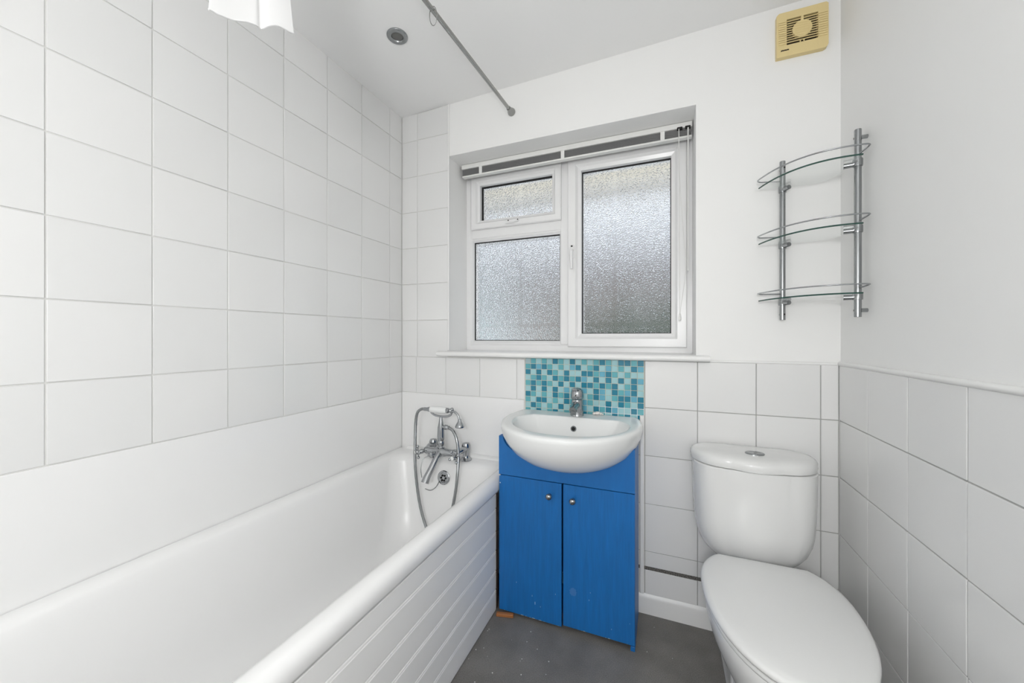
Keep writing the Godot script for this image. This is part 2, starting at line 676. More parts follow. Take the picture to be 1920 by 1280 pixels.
func mosaic() -> void:
	var wb := get_node("wall_back")
	var panel := box("mosaic_splashback", Vector3(-0.6115, 0.80, WALL_Z - 0.005), Vector3(-0.0765, 1.0625, WALL_Z - 0.0012), "mosaic_grout", wb, 0.0005)
	panel.set_meta("label", "blue and turquoise glass mosaic behind the basin")
	# rows from the sill down: p pale, m turquoise, b sky blue, d deep teal, g grey blue
	var rows := [
		"gmpmpdmpdpmpmdmpddmd",
		"mdbdmpmpbdpmdpbpmpdb",
		"dpdpdmpdppddmbdmpmpp",
		"pmdmpdmdmdbpdpdpdpdb",
		"mdmdmpdpdpddmdmdpmdp",
		"pdpdpdpbpdbpdbpdmbdp",
		"dmpmpdmdpbpmdbpmddbd",
		"mpddpmpdmpbmppdpdmpd",
		"pdmpmpdpmpbpdmdbppdm",
		"mpdpmdpmdpdmpmpdmdpd",
	]
	var nx := 20
	var ny := rows.size()
	var w := 0.533 / nx
	var h := 0.2425 / (ny - 0.6)
	var mesh := finish([chamfer_box(Vector3(-w / 2 + 0.0012, -h / 2 + 0.0012, -0.003), Vector3(w / 2 - 0.0012, h / 2 - 0.0012, 0.001), 0.0006)], 30.0)
	for r in ny:
		for c in nx:
			var key: String = {"p": "mosaic_pale", "m": "mosaic_mid", "b": "mosaic_blue", "d": "mosaic_deep", "g": "mosaic_grey"}[rows[r][c]]
			var o := put_mesh("mosaic_tile", mesh, key, panel)
			o.position = Vector3(-0.6105 + w * (c + 0.5), 1.0615 - h * (r + 0.5), WALL_Z)
			o.rotation = Vector3(0.006 * sin(r * 7.3 + c * 3.1), 0.006 * sin(r * 2.9 + c * 8.7), 0)


# ---------------------------------------------------------------- window
func window() -> void:
	var w := Node3D.new()
	w.name = "window_1"
	add_child(w)
	structure(w, "white plastic window with three frosted panes", "window")
	var back := -1.955
	# fixed outer frame with mullion and transom
	part("outer_frame", [frame_ring(-1.042, 0.122, 1.088, 2.102, [[0.0, back], [0.0, -1.885], [0.026, -1.885], [0.034, -1.893], [0.040, -1.91], [0.040, back]])], "upvc", w, 20.0)
	box("mullion", Vector3(-0.495, 1.12, back), Vector3(-0.445, 2.07, -1.888), "upvc", w, 0.005)
	box("transom", Vector3(-1.01, 1.712, back), Vector3(-0.49, 1.766, -1.890), "upvc", w, 0.005)
	# lower fixed light
	var fixed := part("fixed_light", [frame_ring(-1.022, -0.482, 1.122, 1.716, [[0.0, back], [0.0, -1.895], [0.008, -1.893], [0.019, -1.905], [0.019, back]])], "upvc", w, 20.0)
	pane(fixed, -1.003, -0.501, 1.141, 1.697)
	# top-hung vent
	var vent := part("vent_sash", [frame_ring(-1.006, -0.487, 1.762, 2.058, [[0.0, back], [0.0, -1.872], [0.004, -1.868], [0.030, -1.868], [0.038, -1.880], [0.050, -1.886], [0.050, back]])], "upvc", w, 20.0)
	pane(vent, -0.954, -0.539, 1.812, 2.006)
	part("vent_handle", [chamfer_box(Vector3(-0.775, 1.776, -1.868), Vector3(-0.715, 1.790, -1.855), 0.003), chamfer_box(Vector3(-0.79, 1.770, -1.858), Vector3(-0.735, 1.779, -1.849), 0.003)], "upvc", vent)
	for x in [-0.772, -0.718]:
		part("screw", [lathe([[0.0, 0.0], [0.0035, 0.0], [0.003, 0.0015], [0.0, 0.0018]], Vector3(x, 1.785, -1.8545), Vector3(0, 0, 1), 10)], "gasket", vent)
	# side-hung casement
	var sash := part("casement_sash", [frame_ring(-0.452, 0.098, 1.112, 2.066, [[0.0, back], [0.0, -1.872], [0.004, -1.868], [0.040, -1.868], [0.050, -1.880], [0.066, -1.886], [0.066, back]])], "upvc", w, 20.0)
	pane(sash, -0.386, 0.032, 1.178, 2.0)
	part("casement_handle", [chamfer_box(Vector3(-0.438, 1.555, -1.868), Vector3(-0.418, 1.625, -1.858), 0.004), tube([Vector3(-0.428, 1.595, -1.860), Vector3(-0.428, 1.595, -1.845), Vector3(-0.427, 1.585, -1.838), Vector3(-0.424, 1.50, -1.836)], [0.009, 0.008, 0.008, 0.006], 10)], "upvc", sash)
	part("key_lock", [lathe([[0.0, 0.0], [0.005, 0.0], [0.004, 0.002], [0.0, 0.002]], Vector3(-0.428, 1.617, -1.858), Vector3(0, 0, 1), 12)], "gasket", sash)
	# sill board
	var prof := []
	for k in 9:
		var a := -PI / 2 + PI * k / 8.0
		prof.append(Vector2(WALL_Z + 0.030 + 0.012 * cos(a), 1.0755 + 0.0125 * sin(a)))
	prof.append(Vector2(-1.89, 1.088))
	prof.append(Vector2(-1.89, 1.063))
	var rings := []
	for x in [-1.083, -1.080, 0.165, 0.168]:
		var ring := PackedVector3Array()
		for p in prof:
			var squeeze := 0.9 if x in [-1.083, 0.168] else 1.0
			ring.append(Vector3(x, 1.0755 + (p.y - 1.0755) * squeeze, p.x))
		rings.append(ring)
	# nosing over the wall face, board inside the opening
	var nose := []
	for r in rings:
		var q := PackedVector3Array()
		for p in r:
			q.append(Vector3(p.x, p.y, maxf(p.z, WALL_Z - 0.005)))
		nose.append(q)
	var sill := part("window_sill", [loft(nose), chamfer_box(Vector3(-1.04, 1.063, -1.90), Vector3(0.12, 1.088, WALL_Z - 0.004), 0.0005)], "trim_white", w, 50.0)
	sill.set_meta("label", "white rounded window sill board")


func pane(parent: Node, x0: float, x1: float, y0: float, y1: float) -> void:
	var g := BoxMesh.new()
	g.size = Vector3(x1 - x0 + 0.016, y1 - y0 + 0.016, 0.005)
	var o := put_mesh("pane", g, "frosted_glass", parent)
	o.position = Vector3((x0 + x1) / 2, (y0 + y1) / 2, -1.925)
	part("gasket", [frame_ring(x0 - 0.004, x1 + 0.004, y0 - 0.004, y1 + 0.004, [[0.0, -1.922], [0.0, -1.905], [0.0075, -1.913], [0.0075, -1.922]])], "gasket", parent, 20.0)


func outside() -> void:
	var roof := box("trim_6", Vector3(-3.0, 2.115, -2.42), Vector3(2.0, 2.30, -1.985), "soffit", self, 0.003)
	structure(roof, "cream boarded eave over the frosted window, outdoors", "eave")
	var ground := box("garden_path", Vector3(-14, -0.25, -22.0), Vector3(14, -0.12, -2.1), "paving", self, 0.01)
	structure(ground, "pale paving outdoors beyond the frosted window", "paving")
	var h := thing("neighbouring_house", "pale house with grey porch roof seen blurred through the frosted window", "house")
	box("upper_wall", Vector3(-9.0, 3.3, -12.0), Vector3(6.0, 4.9, -9.0), "render_white", h, 0.02)
	box("rendered_wall", Vector3(-9.0, -0.12, -12.0), Vector3(-3.9, 3.3, -9.0), "render_pale", h, 0.02)
	box("brick_wall", Vector3(-3.9, -0.12, -12.0), Vector3(6.0, 3.3, -9.02), "brick_brown", h, 0.02)
	var porch := part("porch_roof", [slab([Vector2(-7.9, 2.55), Vector2(-7.9, 2.65), Vector2(-8.98, 3.35), Vector2(-8.98, 3.2)], -7.5, 3.5)], "roof_grey", h, 10.0)
	porch.transform = Transform3D(Basis(Vector3(0, 0, 1), Vector3(0, 1, 0), Vector3(1, 0, 0)), Vector3.ZERO)
	for x in [-2.6, -0.6]:
		var fr := box("house_window", Vector3(x, 0.9, -9.05), Vector3(x + 1.1, 2.3, -8.97), "trim_white", h, 0.01)
		box("glazing", Vector3(x + 0.08, 0.98, -8.975), Vector3(x + 1.02, 2.22, -8.965), "lens_grey", fr, 0.002)
	part("main_roof", [slab([Vector2(-8.7, 4.85), Vector2(-8.7, 4.95), Vector2(-10.5, 6.0), Vector2(-12.3, 4.9)], -9.3, 6.3)], "roof_grey", h, 10.0).transform = porch.transform
	var hedge := new_shape()
	var nx := 36
	var ny := 10
	for j in ny:
		for i in nx:
			var t := PI * j / (ny - 1)
			var bump := 1.0 + 0.12 * sin(i * 2.3 + j * 1.7) + 0.08 * sin(i * 5.1 - j * 2.9)
			hedge.v.append(Vector3(-1.2 + 3.0 * float(i) / (nx - 1), -0.12 + sin(t) * 1.75 * bump * (0.9 + 0.1 * sin(i * 0.9)), -5.2 - cos(t) * 0.55 * bump))
	for j in ny - 1:
		for i in nx - 1:
			quad(hedge, j * nx + i, j * nx + i + 1, (j + 1) * nx + i + 1, (j + 1) * nx + i)
	var ho := part("hedge", [hedge], "hedge_green", self, 80.0)
	tag(ho, "dark green hedge seen blurred through the frosted window", "hedge")


# ---------------------------------------------------------------- bath
func round_rect(x0: float, x1: float, z0: float, z1: float, r: float, y: float, each := 8) -> PackedVector3Array:
	var ring := PackedVector3Array()
	r = minf(r, minf((x1 - x0) / 2, (z1 - z0) / 2))
	for c in [[x1 - r, z1 - r, 0.0], [x0 + r, z1 - r, PI / 2], [x0 + r, z0 + r, PI], [x1 - r, z0 + r, PI * 1.5]]:
		for k in each:
			var a: float = c[2] + PI / 2 * k / (each - 1)
			ring.append(Vector3(c[0] + r * cos(a), y, c[1] + r * sin(a)))
	return ring


func bathtub() -> void:
	var t := thing("bathtub", "long white bath with rounded rim beside the tiled wall", "bathtub")
	var rings := [
		round_rect(-1.30, -0.700, -1.65, -0.01, 0.05, 0.10),
		round_rect(-1.31, -0.690, -1.66, 0.00, 0.05, 0.48),
		round_rect(-1.3255, -0.655, -1.678, 0.018, 0.02, 0.502),
		round_rect(-1.3258, -0.651, -1.679, 0.019, 0.02, 0.512),
		round_rect(-1.3258, -0.6485, -1.679, 0.020, 0.02, 0.530),
		round_rect(-1.3258, -0.651, -1.679, 0.018, 0.02, 0.545),
		round_rect(-1.3258, -0.660, -1.679, 0.012, 0.02, 0.556),
		round_rect(-1.3258, -0.672, -1.679, 0.002, 0.03, 0.561),
		round_rect(-1.310, -0.690, -1.655, -0.018, 0.05, 0.560),
		round_rect(-1.292, -0.704, -1.622, -0.032, 0.07, 0.554),
		round_rect(-1.282, -0.714, -1.604, -0.045, 0.085, 0.542),
		round_rect(-1.276, -0.721, -1.596, -0.055, 0.09, 0.52),
		round_rect(-1.262, -0.735, -1.580, -0.10, 0.10, 0.42),
		round_rect(-1.245, -0.752, -1.556, -0.17, 0.12, 0.30),
		round_rect(-1.228, -0.770, -1.532, -0.24, 0.13, 0.22),
		round_rect(-1.205, -0.795, -1.500, -0.29, 0.14, 0.178),
		round_rect(-1.170, -0.830, -1.455, -0.34, 0.14, 0.158),
		round_rect(-1.120, -0.880, -1.400, -0.40, 0.12, 0.150),
	]
	part("tub_shell", [loft(rings)], "bath_acrylic", t, 60.0)
	# overflow rose with plug chain
	var o := Vector3(-1.003, 0.470, -1.5855)
	var rose := part("overflow_rose", [lathe([[0.0, 0.0], [0.034, 0.0], [0.034, 0.003], [0.030, 0.006], [0.024, 0.006], [0.022, 0.004], [0.0, 0.004]], o, Vector3(0, 0.18, 1), 28)], "chrome", t, 30.0)
	for k in 6:
		var a := TAU * k / 6.0
		part("overflow_hole", [lathe([[0.0, 0.0], [0.0052, 0.0], [0.0052, 0.0012], [0.0, 0.0012]], o + Vector3(cos(a) * 0.0125, sin(a) * 0.0125 - 0.0006, 0.0052 - sin(a) * 0.0022), Vector3(0, 0.18, 1), 10)], "dark", rose)
	part("plug_chain", [tube(smooth_path([o + Vector3(-0.02, -0.016, 0.008), Vector3(-1.022, 0.435, -1.545), Vector3(-1.028, 0.432, -1.51), Vector3(-1.035, 0.452, -1.475)], 5), 0.0022, 6)], "chrome_dull", rose)
	part("plug_chain", [tube(smooth_path([Vector3(-1.048, 0.505, -1.468), Vector3(-1.066, 0.535, -1.485), Vector3(-1.068, 0.575, -1.505), Vector3(-1.05, 0.588, -1.52)], 5), 0.0022, 6)], "chrome_dull", rose)
	bath_panel(t)


func bath_panel(tub: Node3D) -> void:
	var p := Node3D.new()
	p.name = "side_panel"
	tub.add_child(p, true)
	p.set_meta("label", "white tongue-and-groove side panel of the bath")
	var joints := [0.003, 0.091, 0.171, 0.256, 0.337, 0.434, 0.503]
	for k in joints.size() - 1:
		var y0: float = joints[k] + 0.0004
		var y1: float = joints[k + 1] - 0.0004
		var prof := [Vector2(-0.676, y0), Vector2(-0.6635, y0), Vector2(-0.6605, y0 + 0.0022), Vector2(-0.660, y0 + 0.004), Vector2(-0.660, y1 - 0.0105), Vector2(-0.6622, y1 - 0.009), Vector2(-0.6622, y1 - 0.0075), Vector2(-0.660, y1 - 0.006), Vector2(-0.6605, y1 - 0.0022), Vector2(-0.6635, y1), Vector2(-0.676, y1)]
		var rings := []
		for z in [-1.452, 0.015]:
			var ring := PackedVector3Array()
			for q in prof:
				ring.append(Vector3(q.x, q.y, z))
			rings.append(ring)
		part("board", [loft(rings)], "panel_paint", p, 15.0)
	box("support_batten", Vector3(-0.692, 0.0, -1.475), Vector3(-0.662, 0.50, -1.456), "wood_dark", p, 0.002)
	var bits := thing("wood_offcut", "small orange-brown wood offcut on the floor at the bath panel's end", "wood")
	part("wedge", [moved(chamfer_box(Vector3(-0.036, 0.0, -0.008), Vector3(0.036, 0.013, 0.008), 0.002), Transform3D(Basis(Vector3.UP, 0.25), Vector3(-0.612, 0.001, -1.435)))], "wood_orange", bits, 20.0)


# ---------------------------------------------------------------- vanity and basin
func door_skin(which: int) -> StandardMaterial3D:
	# blue brushwork with the pale chips and dabs seen on this door
	var W := 256
	var H := 512
	var im := Image.create(W, H, false, Image.FORMAT_RGB8)
	var n := FastNoiseLite.new()
	n.seed = 40 + which
	n.frequency = 0.02
	n.fractal_octaves = 4
	var rng := RandomNumberGenerator.new()
	rng.seed = 77 + which
	for y in H:
		for x in W:
			var s := n.get_noise_2d(x * 2.2, y * 0.22) * 0.5 + n.get_noise_2d(x * 9.0 + 300, y * 0.5) * 0.3
			var k := 1.0 + 0.13 * s
			im.set_pixel(x, y, Color(0.075 * k, 0.415 * k, 0.695 * k))
	var chip := Color(0.86, 0.88, 0.90)
	var chips := 26 if which == 0 else 12
	for k in chips:            # paint knocked off along the bottom edge
		var cx := rng.randi_range(2, W - 8)
		im.fill_rect(Rect2i(cx, H - rng.randi_range(2, 5), rng.randi_range(2, 8), 5), chip)
	for k in 4:
		im.fill_rect(Rect2i(rng.randi_range(10, W - 10), rng.randi_range(int(H * 0.7), H - 20), 2, rng.randi_range(2, 6)), Color(0.55, 0.68, 0.82))
	if which == 0:
		im.fill_rect(Rect2i(2, 1, 5, 4), chip)
		im.fill_rect(Rect2i(4, 30, 4, 4), chip)
		im.fill_rect(Rect2i(150, 446, 3, 10), Color(0.6, 0.72, 0.85))
	else:
		for y in range(-16, 17):
			for x in range(-14, 15):
				var d := Vector2(x / 14.0, y / 16.0).length() + 0.25 * n.get_noise_2d(x * 9.0, y * 9.0)
				if d < 0.9:
					im.set_pixel(38 + x, 380 + y, Color(0.24, 0.47, 0.72))
	var m := StandardMaterial3D.new()
	m.resource_name = "blue_door_%d" % which
	m.albedo_texture = ImageTexture.create_from_image(im)
	m.roughness = 0.42
	return m


func vanity() -> void:
	var c := thing("vanity_cabinet", "blue painted vanity cabinet with two doors under the basin", "cabinet")
	var xl := -0.646
	var xr := -0.098
	var zf := -1.45
	box("side_panel", Vector3(xl, 0.008, -1.665), Vector3(xl + 0.016, 0.745, zf - 0.017), "blue_edge", c, 0.001)
	part("side_panel", [chamfer_box(Vector3(xr - 0.016, 0.0, -1.665), Vector3(xr, 0.745, zf - 0.0165), 0.001), chamfer_box(Vector3(xr - 0.016, 0.0, zf - 0.017), Vector3(xr, 0.018, zf - 0.001), 0.001)], "blue_edge", c, 10.0)
	box("back_panel", Vector3(xl + 0.017, 0.10, -1.664), Vector3(xr - 0.017, 0.62, -1.658), "wood_dark", c, 0.001)
	box("base_shelf", Vector3(xl + 0.017, 0.035, -1.657), Vector3(xr - 0.017, 0.050, zf - 0.019), "wood_dark", c, 0.001)
	# apron cut round the basin
	var outline := [Vector2(xl, 0.5835), Vector2(xr, 0.5835), Vector2(xr, 0.745)]
	for k in 25:
		var a := PI * k / 24.0
		outline.append(Vector2((xl + xr) / 2 - 0.005 + cos(a) * 0.25, 0.742 - sin(a) * 0.095))
	outline.append(Vector2(xl, 0.745))
	part("apron", [slab(outline, zf - 0.016, zf)], "blue_paint", c, 20.0)
	for k in 2:
		var x0: float = xl + 0.001 if k == 0 else -0.3685
		var x1: float = -0.3755 if k == 0 else xr - 0.0005
		var y0: float = 0.014 if k == 0 else 0.022
		var y1 := 0.580
		var d := box("door", Vector3(x0, y0, zf - 0.016), Vector3(x1, y1, zf), "blue_edge", c, 0.0012)
		var q := QuadMesh.new()
		d.mesh = door_mesh(x0, x1, y0, y1, zf)
		d.material_override = door_skin(k)
		var kx: float = -0.423 if k == 0 else -0.328
		var ky := 0.528 if k == 0 else 0.5245
		part("knob", [lathe([[0.0, 0.0], [0.0075, 0.0], [0.006, 0.004], [0.006, 0.011], [0.0115, 0.015], [0.0125, 0.020], [0.0095, 0.025], [0.004, 0.027], [0.0, 0.0272]], Vector3(kx, ky, zf), Vector3(0, 0, 1), 24)], "chrome_dull", d, 40.0, "small round steel knob")


func door_mesh(x0: float, x1: float, y0: float, y1: float, zf: float) -> ArrayMesh:
	var am := finish([chamfer_box(Vector3(x0, y0, zf - 0.016), Vector3(x1, y1, zf), 0.0012)], 10.0)
	var a := am.surface_get_arrays(0)
	var uv := PackedVector2Array()
	for p in a[Mesh.ARRAY_VERTEX]:
		uv.append(Vector2((p.x - x0) / (x1 - x0) * 0.99 + 0.005, 1.0 - (p.y - y0) / (y1 - y0) * 0.99 - 0.005))
	a[Mesh.ARRAY_TEX_UV] = uv
	var out := ArrayMesh.new()
	out.add_surface_from_arrays(Mesh.PRIMITIVE_TRIANGLES, a)
	return out


# points of an outline (x, z) at equal angles round a centre
func by_angle(poly: Array, c: Vector2, n: int, y: float) -> PackedVector3Array:
	var ring := PackedVector3Array()
	for k in n:
		var a := TAU * k / n
		var d := Vector2(cos(a), sin(a))
		var far := c + d * 3.0
		var best := c
		for j in poly.size():
			var hit = Geometry2D.segment_intersects_segment(c, far, poly[j], poly[(j + 1) % poly.size()])
			if hit != null and (hit - c).length() > (best - c).length():
				best = hit
		ring.append(Vector3(best.x, y, best.y))
	return ring


func basin_outline(cx: float, half: float, front: float, mid: float, back: float, back_half: float, power := 2.0) -> Array:
	var p := []
	for k in 41:
		var a := PI * k / 40.0
		var c := cos(a)
		var s := sin(a)
		p.append(Vector2(cx + half * signf(c) * pow(absf(c), 2.0 / power), mid + (front - mid) * pow(s, 2.0 / power)))
	p.append(Vector2(cx - lerpf(half, back_half, 0.6), lerpf(mid, back, 0.6)))
	p.append(Vector2(cx - back_half, back + 0.012))
	p.append(Vector2(cx - back_half + 0.012, back))
	p.append(Vector2(cx + back_half - 0.012, back))
	p.append(Vector2(cx + back_half, back + 0.012))
	p.append(Vector2(cx + lerpf(half, back_half, 0.6), lerpf(mid, back, 0.6)))
	return p


func basin() -> void:
	var b := thing("wash_basin", "white ceramic D-shaped basin on the blue vanity cabinet", "basin")
	var n := 96
	var cx := -0.357
	var c := Vector2(cx, -1.50)
	var full := basin_outline(cx, 0.283, -1.215, -1.545, -1.678, 0.262, 2.1)
	var rings := []
	# underside, widening upwards: [y, scale]
	for k in [[0.628, 0.05], [0.630, 0.22], [0.640, 0.42], [0.656, 0.58], [0.680, 0.73], [0.710, 0.85], [0.745, 0.935], [0.775, 0.98], [0.800, 0.998]]:
		var s: float = k[1]
		rings.append(by_angle(basin_outline(cx, 0.283 * s, lerpf(-1.575, -1.215, s), lerpf(-1.600, -1.545, s), -1.676, 0.262 * s, 2.1), Vector2(cx, lerpf(-1.62, -1.50, s)), n, k[0]))
	var pull := func(s: float, y: float) -> PackedVector3Array:
		var r := PackedVector3Array()
		for p in by_angle(full, c, n, y):
			var q := Vector2(p.x, p.z)
			var d := (q - c).normalized()
			q -= d * s
			r.append(Vector3(q.x, y, minf(maxf(q.y, -1.678), 0.0)))
		return r
	rings.append(pull.call(0.0, 0.810))
	rings.append(pull.call(0.003, 0.8165))
	rings.append(pull.call(0.009, 0.8205))
	rings.append(pull.call(0.018, 0.8215))
	# bowl, sinking: [y, half width, front, mid, back, back half]
	for k in [[0.8215, 0.238, -1.262, -1.50, -1.578, 0.195], [0.819, 0.232, -1.270, -1.50, -1.573, 0.19], [0.811, 0.227, -1.276, -1.50, -1.569, 0.187], [0.79, 0.220, -1.285, -1.50, -1.565, 0.18], [0.76, 0.204, -1.305, -1.49, -1.558, 0.165], [0.72, 0.172, -1.340, -1.48, -1.545, 0.135], [0.69, 0.125, -1.385, -1.47, -1.525, 0.09], [0.678, 0.06, -1.43, -1.47, -1.50, 0.04], [0.675, 0.024, -1.45, -1.47, -1.49, 0.015]]:
		rings.append(by_angle(basin_outline(cx + 0.007, k[1], k[2], k[3], k[4], k[5], 2.2), Vector2(cx + 0.007, lerpf(k[2], k[4], 0.55)), n, k[0]))
	part("basin_body", [loft(rings)], "ceramic", b, 60.0)
	var o := Vector3(-0.352, 0.775, -1.5615)
	var ring := part("overflow_ring", [lathe([[0.006, -0.004], [0.0125, -0.004], [0.0125, 0.001], [0.011, 0.003], [0.008, 0.003], [0.0075, -0.004]], o, Vector3(0, 0.12, 1), 24)], "chrome_dull", b)
	part("overflow_hole", [lathe([[0.0, 0.0], [0.008, 0.0], [0.008, 0.0012], [0.0, 0.0012]], o, Vector3(0, 0.12, 1), 20)], "dark", ring)
	part("waste", [lathe([[0.0, 0.0], [0.03, 0.0], [0.03, 0.004], [0.024, 0.006], [0.012, 0.002], [0.0, 0.002]], Vector3(cx, 0.674, -1.475))], "chrome", b)


func basin_tap() -> void:
	var t := thing("basin_tap", "chrome single-lever mixer tap on the basin", "tap")
	var o := Vector3(-0.349, 0.8205, -1.618)
	part("tap_body", [lathe([[0.0, 0.0], [0.029, 0.0], [0.029, 0.004], [0.0275, 0.007], [0.0265, 0.03], [0.0255, 0.062], [0.0245, 0.070], [0.0, 0.070]], o)], "chrome", t)
	part("spout", [tube(smooth_path([o + Vector3(0, 0.045, 0.005), o + Vector3(0, 0.050, 0.035), o + Vector3(0, 0.046, 0.062), o + Vector3(0, 0.038, 0.085)], 4), [0.017, 0.017, 0.0168, 0.0165, 0.016, 0.0158, 0.0155, 0.0152, 0.015, 0.0148, 0.0145, 0.0142, 0.014], 16)], "chrome", t, 35.0)
	part("aerator", [lathe([[0.0, 0.0], [0.0115, 0.0], [0.0115, 0.014], [0.0, 0.014]], o + Vector3(0, 0.018, 0.078), Vector3(0, 1, 0), 18)], "chrome_dull", t)
	var lever := part("lever", [lathe([[0.0, 0.0], [0.0245, 0.0], [0.0275, 0.006], [0.0275, 0.024], [0.025, 0.037], [0.016, 0.045], [0.0, 0.048]], o + Vector3(0, 0.073, 0)),
		moved(chamfer_box(Vector3(-0.013, -0.005, 0.0), Vector3(0.013, 0.005, 0.05), 0.004), Transform3D(Basis(Vector3.RIGHT, -0.25), o + Vector3(0, 0.108, 0.008)))], "chrome", t)
	part("hot_cold_dot", [ball(o + Vector3(0, 0.090, 0.0275), 0.003, 8)], "grille_dark", lever)


# ---------------------------------------------------------------- toilet
func egg(cx: float, half: float, zb: float, zm: float, zf: float, y: float, n := 64, flat := 1.0) -> PackedVector3Array:
	var ring := PackedVector3Array()
	for k in n:
		var a := TAU * k / n
		var s := sin(a)
		var c := cos(a)
		var z := zm + (zf - zm) * s if s > 0.0 else zm - (zb - zm) * s * -1.0 * -1.0
		var x := c
		if s < 0.0:
			x = signf(c) * pow(absf(c), 2.0 / 2.4)
			z = maxf(zm - (zm - zb) * 1.24 * pow(-s, 2.0 / 2.4), zb)
		else:
			x = signf(c) * pow(absf(c), 2.0 / 2.05)
			z = zm + (zf - zm) * pow(s, 2.0 / 2.05)
		ring.append(Vector3(cx + half * x, y, z))
	return ring


func tank(cx: float, half: float, zb: float, zf: float, y: float, bow: float, r := 0.06, rb := 0.012) -> PackedVector3Array:
	# flat back, softly bowed front with rounded corners
	var poly := []
	for k in 13:
		var t := -1.0 + 2.0 * k / 12.0
		poly.append(Vector2(cx + t * (half - r), zf - bow * t * t))
	var zc := zf - bow
	for k in range(1, 9):
		var a := PI / 2 * (1.0 - k / 8.0)
		poly.append(Vector2(cx + half - r + r * cos(a), zc - r + r * sin(a)))
	rb = minf(rb, half * 0.5)
	for k in 7:
		var a := PI / 2 * k / 6.0
		poly.append(Vector2(cx + half - rb + rb * cos(a), zb + rb - rb * sin(a)))
	for k in 7:
		var a := PI / 2 * (1.0 - k / 6.0)
		poly.append(Vector2(cx - half + rb - rb * cos(a), zb + rb - rb * sin(a)))
	for k in range(0, 8):
		var a := PI / 2 * k / 8.0
		poly.append(Vector2(cx - half + r - r * cos(a), zc - r + r * sin(a)))
	return by_angle(poly, Vector2(cx, (zb + zf) / 2), 80, y)


func toilet() -> void:
	var t := thing("toilet", "white close-coupled toilet with closed lid in the tiled corner", "toilet")
	var cx := 0.293
	var zb := -1.668
	var rings := []
	for k in [[0.352, 0.085, -1.53], [0.358, 0.108, -1.512], [0.370, 0.128, -1.500], [0.390, 0.149, -1.490], [0.415, 0.165, -1.483], [0.45, 0.177, -1.477], [0.49, 0.184, -1.473], [0.56, 0.187, -1.470], [0.64, 0.189, -1.469], [0.7025, 0.190, -1.468], [0.7055, 0.187, -1.471]]:
		rings.append(tank(cx, k[1], zb, k[2], k[0], 0.016, minf(0.085, k[1] * 0.62)))
	part("cistern", [loft(rings)], "ceramic_pan", t, 50.0)
	rings = []
	for k in [[0.7065, 0.193], [0.708, 0.1965], [0.717, 0.1985], [0.729, 0.198], [0.738, 0.194], [0.744, 0.186], [0.748, 0.172], [0.750, 0.14], [0.751, 0.08]]:
		var e: float = 0.1985 - k[1]
		rings.append(tank(cx, k[1], zb + e * 0.4, -1.458 - e, k[0], 0.020 if e < 0.05 else 0.01, minf(0.125, k[1] * 0.62), 0.062))
	var lid := part("cistern_lid", [loft(rings)], "ceramic_pan", t, 50.0)
	var btn := []
	for k in [[0.7495, 0.030, 0.021], [0.7535, 0.030, 0.021], [0.7555, 0.027, 0.018], [0.7555, 0.020, 0.013], [0.7545, 0.018, 0.011]]:
		var ring := PackedVector3Array()
		for j in 28:
			var a := TAU * j / 28
			ring.append(Vector3(cx + 0.004 + k[1] * cos(a), k[0], -1.545 + k[2] * sin(a)))
		btn.append(ring)
	part("flush_button", [loft(btn), chamfer_box(Vector3(cx + 0.003, 0.7545, -1.557), Vector3(cx + 0.005, 0.7562, -1.533), 0.0004)], "chrome_dull", lid, 35.0, "oval chrome dual flush button")
	# pan: foot, neck, bowl
	rings = []
	for k in [[0.0, 0.098, -1.46, -1.30, -1.075], [0.012, 0.100, -1.46, -1.30, -1.072], [0.03, 0.094, -1.46, -1.30, -1.085], [0.09, 0.090, -1.46, -1.30, -1.10], [0.15, 0.098, -1.455, -1.30, -1.085], [0.21, 0.120, -1.45, -1.28, -1.05], [0.27, 0.147, -1.445, -1.265, -1.01], [0.32, 0.166, -1.44, -1.26, -0.98], [0.36, 0.176, -1.436, -1.255, -0.965], [0.385, 0.178, -1.432, -1.255, -0.960], [0.393, 0.174, -1.43, -1.255, -0.965], [0.395, 0.160, -1.42, -1.255, -0.98]]:
		rings.append(egg(cx, k[1], k[2], k[3], k[4], k[0]))
	var trap := []
	for k in [[0.0, 0.098], [0.01, 0.100], [0.03, 0.094], [0.25, 0.092], [0.31, 0.10], [0.345, 0.105], [0.36, 0.10]]:
		trap.append(round_rect(cx - k[1], cx + k[1], -1.660, -1.36, 0.03, k[0]))
	part("pan", [loft(rings), loft(trap)], "ceramic_pan", t, 50.0)
	rings = []
	for k in [[0.3965, 0.176], [0.3985, 0.181], [0.404, 0.184], [0.410, 0.183], [0.412, 0.178]]:
		var e: float = 0.184 - k[1]
		rings.append(egg(cx, k[1], -1.430 + e, -1.262, -0.946 - e, k[0]))
	part("seat", [loft(rings)], "seat_plastic", t, 50.0)
	rings = []
	for k in [[0.4135, 0.180], [0.415, 0.185], [0.421, 0.188], [0.428, 0.187], [0.434, 0.182], [0.4375, 0.172], [0.4405, 0.15], [0.443, 0.11], [0.4445, 0.05]]:
		var e: float = 0.188 - k[1]
		rings.append(egg(cx, k[1], -1.434 + e * 0.9, -1.262, -0.942 - e * 1.4, k[0]))
	part("seat_lid", [loft(rings)], "seat_plastic", t, 50.0, "closed white egg-shaped toilet lid")
	for x in [cx - 0.075, cx + 0.075]:
		part("hinge", [lathe([[0.0, 0.0], [0.014, 0.0], [0.014, 0.010], [0.010, 0.014], [0.0, 0.015]], Vector3(x, 0.3955, -1.448))], "chrome", t)


